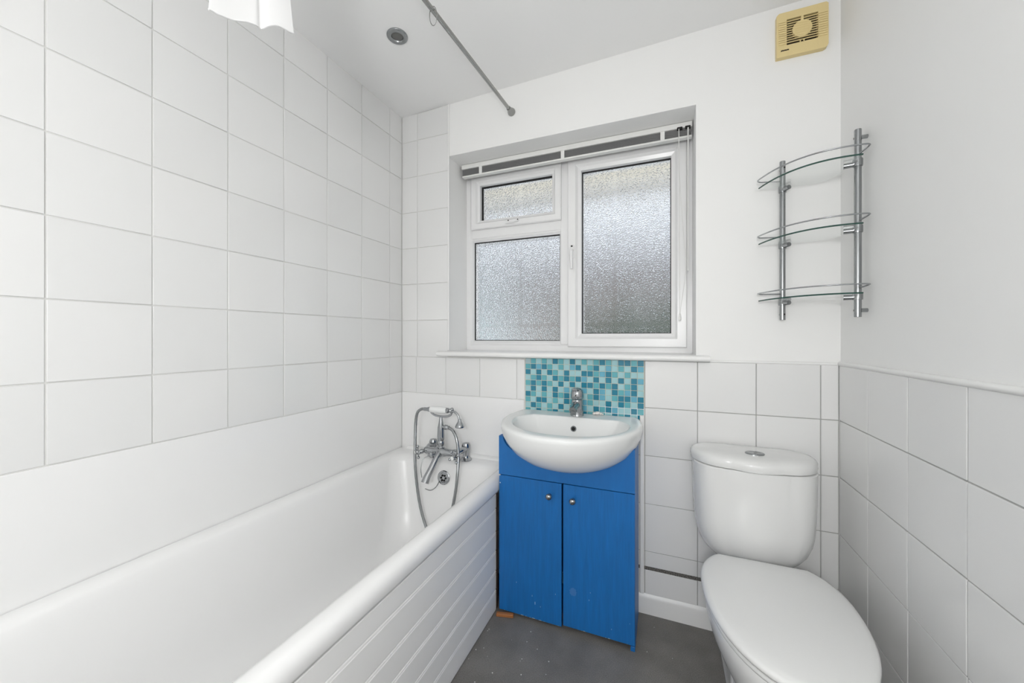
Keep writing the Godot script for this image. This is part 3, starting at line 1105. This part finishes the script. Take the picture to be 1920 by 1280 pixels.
# ---------------------------------------------------------------- blind
func blind() -> void:
	var b := thing("venetian_blind", "drawn-up venetian blind with grey slats across the window head", "blind")
	b.position = Vector3(-0.455, 0, 0)
	var half := 0.570
	var z := -1.815
	var rail := box("headrail", Vector3(-half, 2.0745, z - 0.022), Vector3(half, 2.0985, z + 0.018), "slat_white", b, 0.002)
	var slats := 9
	for k in slats:
		var y := 2.0735 - 0.0036 * (k + 0.5)
		var sl := box("slat", Vector3(-half + 0.004, y - 0.0006, z - 0.0125 + 0.0005 * (k % 3)), Vector3(half - 0.004, y + 0.0012, z + 0.0125 + 0.0005 * ((k * 2) % 3)), "slat_grey", b, 0.0003)
		sl.rotation.z = 0.0
	box("bottom_rail", Vector3(-half + 0.002, 2.0315, z - 0.013), Vector3(half - 0.002, 2.0405, z + 0.014), "slat_white", b, 0.002)
	for x in [-0.455, -0.005, 0.450]:
		box("ladder_tape", Vector3(x - 0.009, 2.032, z + 0.0146), Vector3(x + 0.009, 2.0765, z + 0.0162), "slat_white", b, 0.0004)
	for x in [0.520, 0.552]:
		box("cord_lock", Vector3(x - 0.011, 2.066, z + 0.012), Vector3(x + 0.011, 2.0795, z + 0.021), "dark", b, 0.002)
	part("pull_cord", [tube(smooth_path([Vector3(0.516, 2.07, z + 0.021), Vector3(0.517, 1.9, z + 0.022), Vector3(0.536, 1.6, z + 0.020), Vector3(0.545, 1.47, z + 0.018), Vector3(0.523, 1.28, z + 0.02), Vector3(0.521, 1.26, z + 0.02)], 5), 0.0012, 6), tube(smooth_path([Vector3(0.517, 2.07, z + 0.023), Vector3(0.519, 1.7, z + 0.024), Vector3(0.52, 1.26, z + 0.022)], 5), 0.0012, 6)], "cord_white", b)
	part("cord_tassel", [lathe([[0.0, 0.0], [0.005, 0.002], [0.006, 0.012], [0.0035, 0.03], [0.0, 0.032]], Vector3(0.521, 1.232, z + 0.02), Vector3.UP, 12)], "slat_white", b)
	part("tilt_wand", [tube([Vector3(0.553, 2.07, z + 0.02), Vector3(0.553, 1.45, z + 0.018)], 0.003, 8)], "slat_white", b)
	b.rotation.z = 0.0


# ---------------------------------------------------------------- bath mixer
func cross_handle(parent: Node, c: Vector3, dir: Vector3, turn: float) -> void:
	var d := dir.normalized()
	var u := d.cross(Vector3.UP).normalized()
	var w := d.cross(u)
	var shapes := [lathe([[0.0, 0.0], [0.011, 0.0], [0.012, 0.01], [0.009, 0.016], [0.009, 0.026], [0.012, 0.030], [0.011, 0.036], [0.0, 0.040]], c, d, 16)]
	for k in 4:
		var a := turn + PI / 2 * k
		var s := u * cos(a) + w * sin(a)
		var hub := c + d * 0.026
		shapes.append(tube([hub, hub + s * 0.012, hub + s * 0.024], [0.0045, 0.0035, 0.0045], 8))
		shapes.append(ball(hub + s * 0.027, 0.0075, 12))
	var h := part("cross_handle", shapes, "chrome", parent, 40.0)
	part("ceramic_cap", [lathe([[0.0, 0.0], [0.0085, 0.0], [0.0085, 0.002], [0.0, 0.004]], c + d * 0.040, d, 16)], "ceramic", h)


func bath_mixer() -> void:
	var t := thing("bath_mixer_tap", "traditional chrome bath mixer with cross handles and cradled hand shower", "tap")
	var z := -1.555
	for x in [-1.095, -0.905]:
		part("pillar", [lathe([[0.0, 0.0], [0.030, 0.0], [0.030, 0.004], [0.022, 0.010], [0.016, 0.018], [0.016, 0.045], [0.021, 0.052], [0.021, 0.072], [0.016, 0.083], [0.0, 0.086]], Vector3(x, 0.5555, -1.632)),
			tube(smooth_path([Vector3(x, 0.612, -1.632), Vector3(x, 0.613, -1.60), Vector3(lerpf(x, -1.0, 0.12), 0.608, -1.572), Vector3(lerpf(x, -1.0, 0.3), 0.606, z)], 4), 0.014, 14)], "chrome", t)
	part("valve_body", [lathe([[0.0, 0.0], [0.015, 0.0], [0.020, 0.012], [0.017, 0.03], [0.017, 0.055], [0.023, 0.075], [0.023, 0.105], [0.017, 0.125], [0.017, 0.15], [0.020, 0.168], [0.015, 0.18], [0.0, 0.18]], Vector3(-1.09, 0.606, z), Vector3(1, 0, 0), 20)], "chrome", t)
	cross_handle(t, Vector3(-1.095, 0.602, -1.545), Vector3(-0.62, -0.05, 0.75), 0.1)
	cross_handle(t, Vector3(-0.905, 0.602, -1.545), Vector3(-0.05, -0.05, 1.0), 0.5)
	# stem and cradle
	part("stem", [lathe([[0.0, 0.0], [0.017, 0.0], [0.018, 0.006], [0.014, 0.012], [0.0165, 0.018], [0.0165, 0.03], [0.014, 0.036], [0.016, 0.042], [0.0175, 0.06], [0.016, 0.10], [0.010, 0.13], [0.007, 0.150], [0.0, 0.152]], Vector3(-1.0, 0.624, z), Vector3.UP, 20)], "chrome", t)
	part("cradle", [tube(smooth_path([Vector3(-1.062, 0.812, z), Vector3(-1.056, 0.794, z), Vector3(-1.035, 0.781, z), Vector3(-1.0, 0.777, z), Vector3(-0.965, 0.780, z), Vector3(-0.944, 0.790, z), Vector3(-0.939, 0.81, z)], 4), 0.0052, 10), ball(Vector3(-0.938, 0.815, z), 0.009), ball(Vector3(-1.063, 0.812, z), 0.006)], "chrome", t)
	# hand shower
	var hs := part("hand_shower", [
		lathe([[0.0, 0.0], [0.007, 0.0], [0.009, 0.004], [0.009, 0.022], [0.011, 0.026], [0.013, 0.040], [0.0, 0.040]], Vector3(-1.100, 0.806, z), Vector3(1, 0.02, 0), 18),
		lathe([[0.0, 0.0], [0.013, 0.0], [0.0125, 0.010], [0.008, 0.014], [0.011, 0.022], [0.006, 0.030], [0.0, 0.030]], Vector3(-0.968, 0.808, z), Vector3(1, 0.02, 0), 18),
		tube(smooth_path([Vector3(-0.945, 0.808, z), Vector3(-0.922, 0.803, z), Vector3(-0.906, 0.790, z), Vector3(-0.899, 0.772, z), Vector3(-0.897, 0.765, z)], 4), 0.0055, 12),
		lathe([[0.0, 0.0], [0.021, 0.0], [0.0225, 0.004], [0.021, 0.010], [0.017, 0.018], [0.010, 0.028], [0.007, 0.040], [0.0, 0.042]], Vector3(-0.894, 0.733, z + 0.002), Vector3(-0.06, 1, -0.05), 24)], "chrome", t)
	part("ceramic_grip", [lathe([[0.0, 0.0], [0.012, 0.0], [0.0155, 0.006], [0.0165, 0.045], [0.0155, 0.084], [0.012, 0.092], [0.0, 0.092]], Vector3(-1.061, 0.807, z), Vector3(1, 0.01, 0), 20)], "ceramic", hs, 40.0, "white ceramic grip of the hand shower")
	part("rose_face", [lathe([[0.0, 0.0], [0.0185, 0.0], [0.0185, 0.0015], [0.0, 0.0015]], Vector3(-0.894, 0.7318, z + 0.002), Vector3(-0.06, 1, -0.05), 20)], "dark", hs)
	# hose from the stem branch down into the bath and up to the grip
	part("hose_union", [lathe([[0.0, 0.0], [0.009, 0.0], [0.009, 0.010], [0.012, 0.013], [0.012, 0.024], [0.009, 0.028], [0.009, 0.036], [0.0, 0.036]], Vector3(-0.990, 0.728, z), Vector3(1, -0.03, 0), 16)], "chrome", t)
	var path := smooth_path([Vector3(-0.957, 0.727, z), Vector3(-0.930, 0.714, z + 0.004), Vector3(-0.906, 0.675, z + 0.010), Vector3(-0.893, 0.61, z + 0.018), Vector3(-0.884, 0.505, z + 0.045), Vector3(-0.896, 0.40, z + 0.055), Vector3(-0.918, 0.31, z + 0.06), Vector3(-0.955, 0.225, z + 0.07), Vector3(-0.995, 0.212, z + 0.07), Vector3(-1.035, 0.245, z + 0.06), Vector3(-1.078, 0.33, z + 0.05), Vector3(-1.108, 0.43, z + 0.04), Vector3(-1.128, 0.54, z + 0.03), Vector3(-1.141, 0.65, z + 0.012), Vector3(-1.146, 0.74, z), Vector3(-1.136, 0.785, z), Vector3(-1.115, 0.803, z), Vector3(-1.098, 0.806, z)], 6)
	var radii := []
	for k in path.size():
		radii.append(0.0068 + (0.0006 if k % 2 else 0.0))
	part("shower_hose", [tube(path, radii, 10)], "chrome_dull", t, 60.0)
	# spout with diverter
	part("spout", [tube(smooth_path([Vector3(-1.0, 0.605, -1.55), Vector3(-1.002, 0.59, -1.525), Vector3(-1.008, 0.55, -1.492), Vector3(-1.016, 0.512, -1.462), Vector3(-1.019, 0.490, -1.450)], 4), [0.018, 0.0175, 0.017, 0.0165, 0.016, 0.0155, 0.015, 0.015, 0.015, 0.0152, 0.0155, 0.016, 0.0165, 0.0172, 0.0178, 0.0185, 0.019], 18)], "chrome", t)
	part("diverter_knob", [lathe([[0.0, 0.0], [0.008, 0.0], [0.008, 0.012], [0.014, 0.015], [0.016, 0.024], [0.013, 0.034], [0.006, 0.038], [0.0, 0.038]], Vector3(-1.022, 0.602, -1.542), Vector3(-0.2, -0.1, 0.95), 18)], "chrome", t)


# ---------------------------------------------------------------- corner shelf
func corner_shelf() -> void:
	var t := thing("corner_shelf", "three-tier chrome and glass corner shelf above the toilet", "shelf")
	var posts := [Vector3(0.4075, 0, -1.662), Vector3(0.563, 0, -1.494)]
	for k in 2:
		var p: Vector3 = posts[k]
		var pole := part("post", [lathe([[0.0, 1.224], [0.0088, 1.224], [0.0092, 1.226], [0.0092, 1.808], [0.0088, 1.810], [0.0, 1.810]], p, Vector3.UP, 20)], "chrome_dull", t, 35.0)
		var toward := Vector3(0, 0, -1) if k == 0 else Vector3(1, 0, 0)
		for y in [1.245, 1.785]:
			part("wall_stud", [tube([p + Vector3(0, y, 0), p + Vector3(0, y, 0) + toward * (0.022 if k == 0 else 0.024)], 0.006, 12)], "chrome_dull", pole)
			part("grub_screw", [lathe([[0.0, 0.0], [0.0032, 0.0], [0.0028, 0.0012], [0.0, 0.0012]], p + Vector3(0, y, 0) - toward.rotated(Vector3.UP, 0.5 if k == 0 else -0.5) * 0.0088, -toward.rotated(Vector3.UP, 0.5 if k == 0 else -0.5), 10)], "dark", pole)
	for y in [1.709, 1.502, 1.292]:
		var arc := []
		var a := Vector2(0.327, -1.632)
		var b := Vector2(0.556, -1.442)
		var bulge := Vector2(0.385, -1.425)
		for k in 21:
			var s := k / 20.0
			arc.append(a * (1 - s) * (1 - s) + bulge * 2.0 * s * (1 - s) + b * s * s)
		var outline: Array = arc.duplicate()
		outline.append_array([Vector2(0.548, -1.60), Vector2(0.535, -1.632), Vector2(0.503, -1.652), Vector2(0.36, -1.652), Vector2(0.335, -1.645)])
		var g := slab(outline, 0.0, 0.005)
		# slab lies in x, y: lay it flat at height y
		var flat := new_shape()
		flat.i = g.i
		for p in g.v:
			flat.v.append(Vector3(p.x, y + p.z, p.y))
		var sh := part("glass_shelf", [flat], "shelf_glass", t, 20.0, "clear glass shelf with curved front")
		var edge := []
		for p in arc:
			edge.append(Vector3(p.x, y + 0.0025, p.y))
		part("front_edge", [tube(edge, 0.0026, 6)], "glass_edge", sh)
		# gallery rail: post, tip, bow, tip, post
		var rail := [posts[0] + Vector3(0, y + 0.028, 0), Vector3(0.36, y + 0.028, -1.650), Vector3(0.332, y + 0.028, -1.642)]
		for k in range(0, 21, 2):
			var p: Vector2 = arc[k] + (bulge - Vector2(0.47, -1.58)).normalized() * 0.010
			rail.append(Vector3(p.x, y + 0.029, p.y))
		rail.append_array([Vector3(0.568, y + 0.028, -1.436), Vector3(0.572, y + 0.027, -1.45), posts[1] + Vector3(0, y + 0.022, 0)])
		part("gallery_rail", [tube(smooth_path(rail, 3), 0.0024, 8)], "chrome", t, 60.0)
		for k in 2:
			var p: Vector3 = posts[k] + Vector3(0, y, 0)
			var inward := Vector3(0.35, 0, 0.94) if k == 0 else Vector3(-0.97, 0, -0.25)
			part("shelf_clip", [tube([p, p + Vector3(0, -0.006, 0) + inward * 0.012, p + Vector3(0, -0.006, 0) + inward * 0.034], [0.011, 0.008, 0.008], 12), lathe([[0.0, -0.014], [0.012, -0.014], [0.0125, -0.010], [0.0125, 0.006], [0.012, 0.009], [0.0, 0.009]], p, Vector3.UP, 18)], "chrome_dull", t)


# ---------------------------------------------------------------- extractor fan
func extractor_fan() -> void:
	var f := thing("extractor_fan", "yellowed cream extractor fan grille high on the wall", "fan")
	var x0 := 0.390
	var x1 := 0.546
	var y0 := 2.199
	var y1 := 2.362
	var zf := -1.666
	# body with a square opening
	var ix0 := 0.4215
	var ix1 := 0.5155
	var iy0 := 2.240
	var iy1 := 2.334
	var rb := WALL_Z - 0.005
	var o := 0.012
	var outer := [Vector2(x0 + 0.002, y0), Vector2(x1 - o, y0), Vector2(x1 - o * 0.3, y0 + o * 0.3), Vector2(x1, y0 + o), Vector2(x1, y1 - 0.006), Vector2(x1 - 0.006, y1), Vector2(x0 + 0.008, y1), Vector2(x0, y1 - 0.008), Vector2(x0, y0 + 0.002)]
	var left := [Vector2(x0 + 0.002, y0), Vector2(ix0, y0), Vector2(ix0, y1), Vector2(x0 + 0.008, y1), Vector2(x0, y1 - 0.008), Vector2(x0, y0 + 0.002)]
	var right := [Vector2(ix1, y0), Vector2(x1 - o, y0), Vector2(x1 - o * 0.3, y0 + o * 0.3), Vector2(x1, y0 + o), Vector2(x1, y1 - 0.006), Vector2(x1 - 0.006, y1), Vector2(ix1, y1)]
	part("housing", [slab(left, rb, zf), slab(right, rb, zf), chamfer_box(Vector3(ix0, y0, rb), Vector3(ix1, iy0, zf), 0.0003), chamfer_box(Vector3(ix0, iy1, rb), Vector3(ix1, y1, zf), 0.0003)], "fan_cream", f, 20.0)
	box("dark_recess", Vector3(ix0, iy0, rb), Vector3(ix1, iy1, rb + 0.003), "grille_dark", f, 0.0003)
	# raised louvre lines beside the opening, slats across it
	var n := 11
	for k in n:
		var y := lerpf(iy0 + 0.002, iy1 - 0.002, (k + 0.5) / n)
		box("louvre", Vector3(x0 + 0.006, y - 0.0034, zf), Vector3(ix0 - 0.001, y + 0.0028, zf + 0.0026), "fan_cream", f, 0.0005)
		box("louvre", Vector3(ix1 + 0.001, y - 0.0034, zf), Vector3(x1 - 0.003, y + 0.0028, zf + 0.0026), "fan_cream", f, 0.0005)
	for k in range(1, n):
		var y := lerpf(iy0, iy1, float(k) / n)
		box("slat", Vector3(ix0, y - 0.0014, zf - 0.0035), Vector3(ix1, y + 0.0014, zf + 0.0006), "fan_cream", f, 0.0005)
	var mid := Vector3((ix0 + ix1) / 2, (iy0 + iy1) / 2 + 0.001, zf - 0.009)
	var disc := part("centre_disc", [lathe([[0.0, 0.0], [0.030, 0.0], [0.030, 0.010], [0.029, 0.0108], [0.0, 0.0108]], mid, Vector3(0, 0, 1), 36)], "fan_cream", f)
	for k in 6:
		var y := mid.y - 0.0213 + 0.00855 * k
		var hw := sqrt(maxf(0.029 * 0.029 - (y - mid.y) * (y - mid.y), 0.0))
		box("disc_rib", Vector3(mid.x - hw, y - 0.0018, zf + 0.0016), Vector3(mid.x + hw, y + 0.0018, zf + 0.003), "fan_cream", disc, 0.0005)
	box("bridge", Vector3(mid.x - 0.004, mid.y + 0.028, zf - 0.008), Vector3(mid.x + 0.004, iy1, zf + 0.001), "fan_cream", f, 0.0005)
	for x in [-0.0055, 0.0055]:
		box("bridge", Vector3(mid.x + x - 0.0015, iy0, zf - 0.008), Vector3(mid.x + x + 0.0015, iy0 + 0.009, zf + 0.001), "fan_cream", f, 0.0005)
	# small dark maker's mark, too small to read
	var mark := []
	for k in 7:
		mark.append(Vector2(0.4035 + 0.0042 * k, 2.2215 + (0.0022 if k % 2 == 0 else 0.0030)))
	for k in range(6, -1, -1):
		mark.append(Vector2(0.4030 + 0.0042 * k, 2.2195 + (0.0006 if k % 2 else 0.0) - (0.0012 if k == 0 else 0.0)))
	part("maker_mark", [slab(mark, zf - 0.0005, zf + 0.0005)], "grille_dark", f, 10.0)


# ---------------------------------------------------------------- rail, curtain, lights
func shower_rail() -> void:
	var t := thing("shower_rail", "chrome shower curtain rail running to the window wall", "rail")
	var a := Vector3(-0.682, 2.248, WALL_Z - 0.005)
	var d := Vector3(-0.032, 0.0, 0.663).normalized()
	var b := a + d * 2.575
	part("rail_tube", [tube([a + d * 0.004, a + d * 0.95], 0.0080, 16), tube([a + d * 0.95, a + d * 0.952, b], 0.0098, 16)], "rail_steel", t, 30.0)
	part("end_cup", [lathe([[0.0, 0.0], [0.0185, 0.0], [0.0195, 0.005], [0.017, 0.014], [0.0115, 0.028], [0.0105, 0.04], [0.0, 0.04]], a, d, 20)], "rail_steel", t)
	part("end_cup", [lathe([[0.0, 0.0], [0.0185, 0.0], [0.0195, 0.005], [0.017, 0.014], [0.0115, 0.028], [0.0105, 0.04], [0.0, 0.04]], b, -d, 20)], "rail_steel", t)
	# one open wire ring left hanging
	var c := a + d * 0.625
	var ring := []
	for k in 17:
		var an := TAU * k / 16.0
		ring.append(c + Vector3(cos(an) * 0.014, -0.017 + sin(an) * 0.030, 0.003 * sin(an)))
	var ro := part("curtain_ring", [tube(ring, 0.0013, 6)], "rail_steel", self)
	tag(ro, "single empty wire ring hanging on the shower rail", "ring")
	# curtain thrown over the rail: two layers falling from it
	var cu := Node3D.new()
	cu.name = unique("shower_curtain")
	add_child(cu)
	tag(cu, "white hemmed shower curtain thrown up over the shower rail", "curtain")
	for side in [1, -1]:
		var s := new_shape()
		var nu := 40
		var nv := 26
		for thick in [0.0, 0.0012]:
			for j in nv:
				for i in nu:
					var u := float(i) / (nu - 1)
					var v := float(j) / (nv - 1)
					var along := lerpf(1.135, 1.288, u) if side > 0 else lerpf(1.13, 1.30, u)
					var p := a + d * along
					var fall := (curtain_drop(u) if side > 0 else 0.30 + 0.03 * sin(u * 9.0)) * v
					var out := 0.0115 + 0.012 * v + (0.0018 * sin(u * 7.0 + 0.6) - 0.005 * exp(-pow((u - 0.41) / 0.035, 2.0))) * smoothstep(0.0, 0.4, v)
					var pinch := (u - 0.5) * -0.03 * sin(v * PI)
					s.v.append(Vector3(p.x + side * (out + thick), p.y - fall + 0.0105 * (1.0 - v), p.z + pinch))
		var m := nu * nv
		for j in nv - 1:
			for i in nu - 1:
				quad(s, j * nu + i, j * nu + i + 1, (j + 1) * nu + i + 1, (j + 1) * nu + i)
				quad(s, m + j * nu + i, m + (j + 1) * nu + i, m + (j + 1) * nu + i + 1, m + j * nu + i + 1)
		for j in nv - 1:
			quad(s, j * nu, (j + 1) * nu, m + (j + 1) * nu, m + j * nu)
			quad(s, j * nu + nu - 1, m + j * nu + nu - 1, m + (j + 1) * nu + nu - 1, (j + 1) * nu + nu - 1)
		for i in nu - 1:
			quad(s, (nv - 1) * nu + i, (nv - 1) * nu + i + 1, m + (nv - 1) * nu + i + 1, m + (nv - 1) * nu + i)
			quad(s, i, m + i, m + i + 1, i + 1)
		var sheet := part("curtain_fall", [s], "curtain_cloth", cu, 70.0)
		if side > 0:
			var hem := []
			for i in nu:
				hem.append(s.v[(nv - 1) * nu + i] + Vector3(0.0006, 0.001, 0))
			part("hem", [tube(hem, 0.0017, 6)], "curtain_cloth", sheet)


func curtain_drop(u: float) -> float:
	# near edge u = 1, far corner u = 0
	return lerpf(0.457, 0.535, u) - 0.006 * sin(PI * clampf((u - 0.02) / 0.36, 0.0, 1.0)) + 0.003 * exp(-pow((u - 0.41) / 0.03, 2.0)) - 0.006 * smoothstep(0.9, 1.0, u) + 0.0015 * sin(u * 19.0)


func downlight() -> void:
	var c := Vector3(-0.991, ceiling_at(-0.991), -1.223)
	var t := thing("ceiling_downlight", "small round chrome downlight, unlit, in the ceiling over the bath", "light")
	var down := Vector3(0.0235, -1, 0)
	part("bezel", [lathe([[0.022, -0.004], [0.041, -0.004], [0.041, 0.003], [0.039, 0.0055], [0.033, 0.007], [0.024, 0.006], [0.021, 0.002], [0.021, -0.004]], c, down, 40)], "chrome_dull", t)
	part("lens", [lathe([[0.0, -0.003], [0.0215, -0.003], [0.0215, 0.001], [0.012, 0.003], [0.0, 0.0035]], c, down, 28)], "lens_grey", t)
	# the lamp that lights the room hangs behind the camera
	var p := thing("pendant_lamp", "round white glowing pendant lamp hanging in front of the door", "lamp")
	var q := Vector3(-0.01, 1.36, 0.60)
	part("ceiling_rose", [lathe([[0.0, 0.0], [0.05, 0.0], [0.045, 0.015], [0.012, 0.025], [0.0, 0.026]], Vector3(q.x, ceiling_at(q.x), q.z), Vector3.DOWN)], "trim_white", p)
	part("flex", [tube([Vector3(q.x, ceiling_at(q.x) - 0.02, q.z), q + Vector3(0, 0.115, 0)], 0.003, 8)], "trim_white", p)
	part("bulb_holder", [lathe([[0.0, 0.0], [0.03, 0.0], [0.03, -0.03], [0.0, -0.03]], q + Vector3(0, 0.145, 0))], "trim_white", p)
	part("glowing_globe_lamp", [ball(q, 0.12, 32)], "lamp_glow", p)
	var l := OmniLight3D.new()
	l.name = "pendant_light"
	l.position = q
	l.light_color = Color(1.0, 1.0, 1.0)
	l.light_energy = 0.82
	l.light_size = 0.11
	l.omni_range = 8.0
	l.omni_attenuation = 2.0
	l.shadow_enabled = true
	p.add_child(l)


func small_things() -> void:
	# scrap beside the basin tap
	var shapes := []
	for a in [[0.0, 0.0, 0.0095], [-0.014, 0.004, 0.006], [0.013, -0.003, 0.006], [0.022, -0.007, 0.004], [-0.006, -0.008, 0.006]]:
		shapes.append(moved(ball(Vector3.ZERO, a[2], 10), Transform3D(Basis.from_scale(Vector3(1.25, 0.8, 1.0)), Vector3(-0.268 + a[0], 0.8225 + a[2] * 0.78, -1.655 + a[1]))))
	tag(part("soap_scrap", shapes, "scrap", self, 60.0), "small whitish crumpled scrap on the basin beside the tap", "scrap")
	# flecks of paint on the floor by the bath panel
	var rng := RandomNumberGenerator.new()
	rng.seed = 5
	var flecks := []
	for k in 30:
		var z := rng.randf_range(-1.42, -1.0)
		var x := -0.655 + pow(rng.randf(), 2.0) * 0.30
		if k % 6 == 0:
			x = rng.randf_range(-0.09, 0.1)
			z = rng.randf_range(-1.62, -1.3)
		var r := rng.randf_range(0.0008, 0.0026)
		flecks.append(lathe([[0.0, 0.0], [r, 0.0], [r * 0.7, 0.0006], [0.0, 0.0007]], Vector3(x, 0.0001, z), Vector3.UP, 5))
	var fo := part("paint_flecks", flecks, "fleck", self, 20.0)
	fo.set_meta("kind", "stuff")
	tag(fo, "pale paint flecks scattered on the dark floor by the bath panel", "debris")
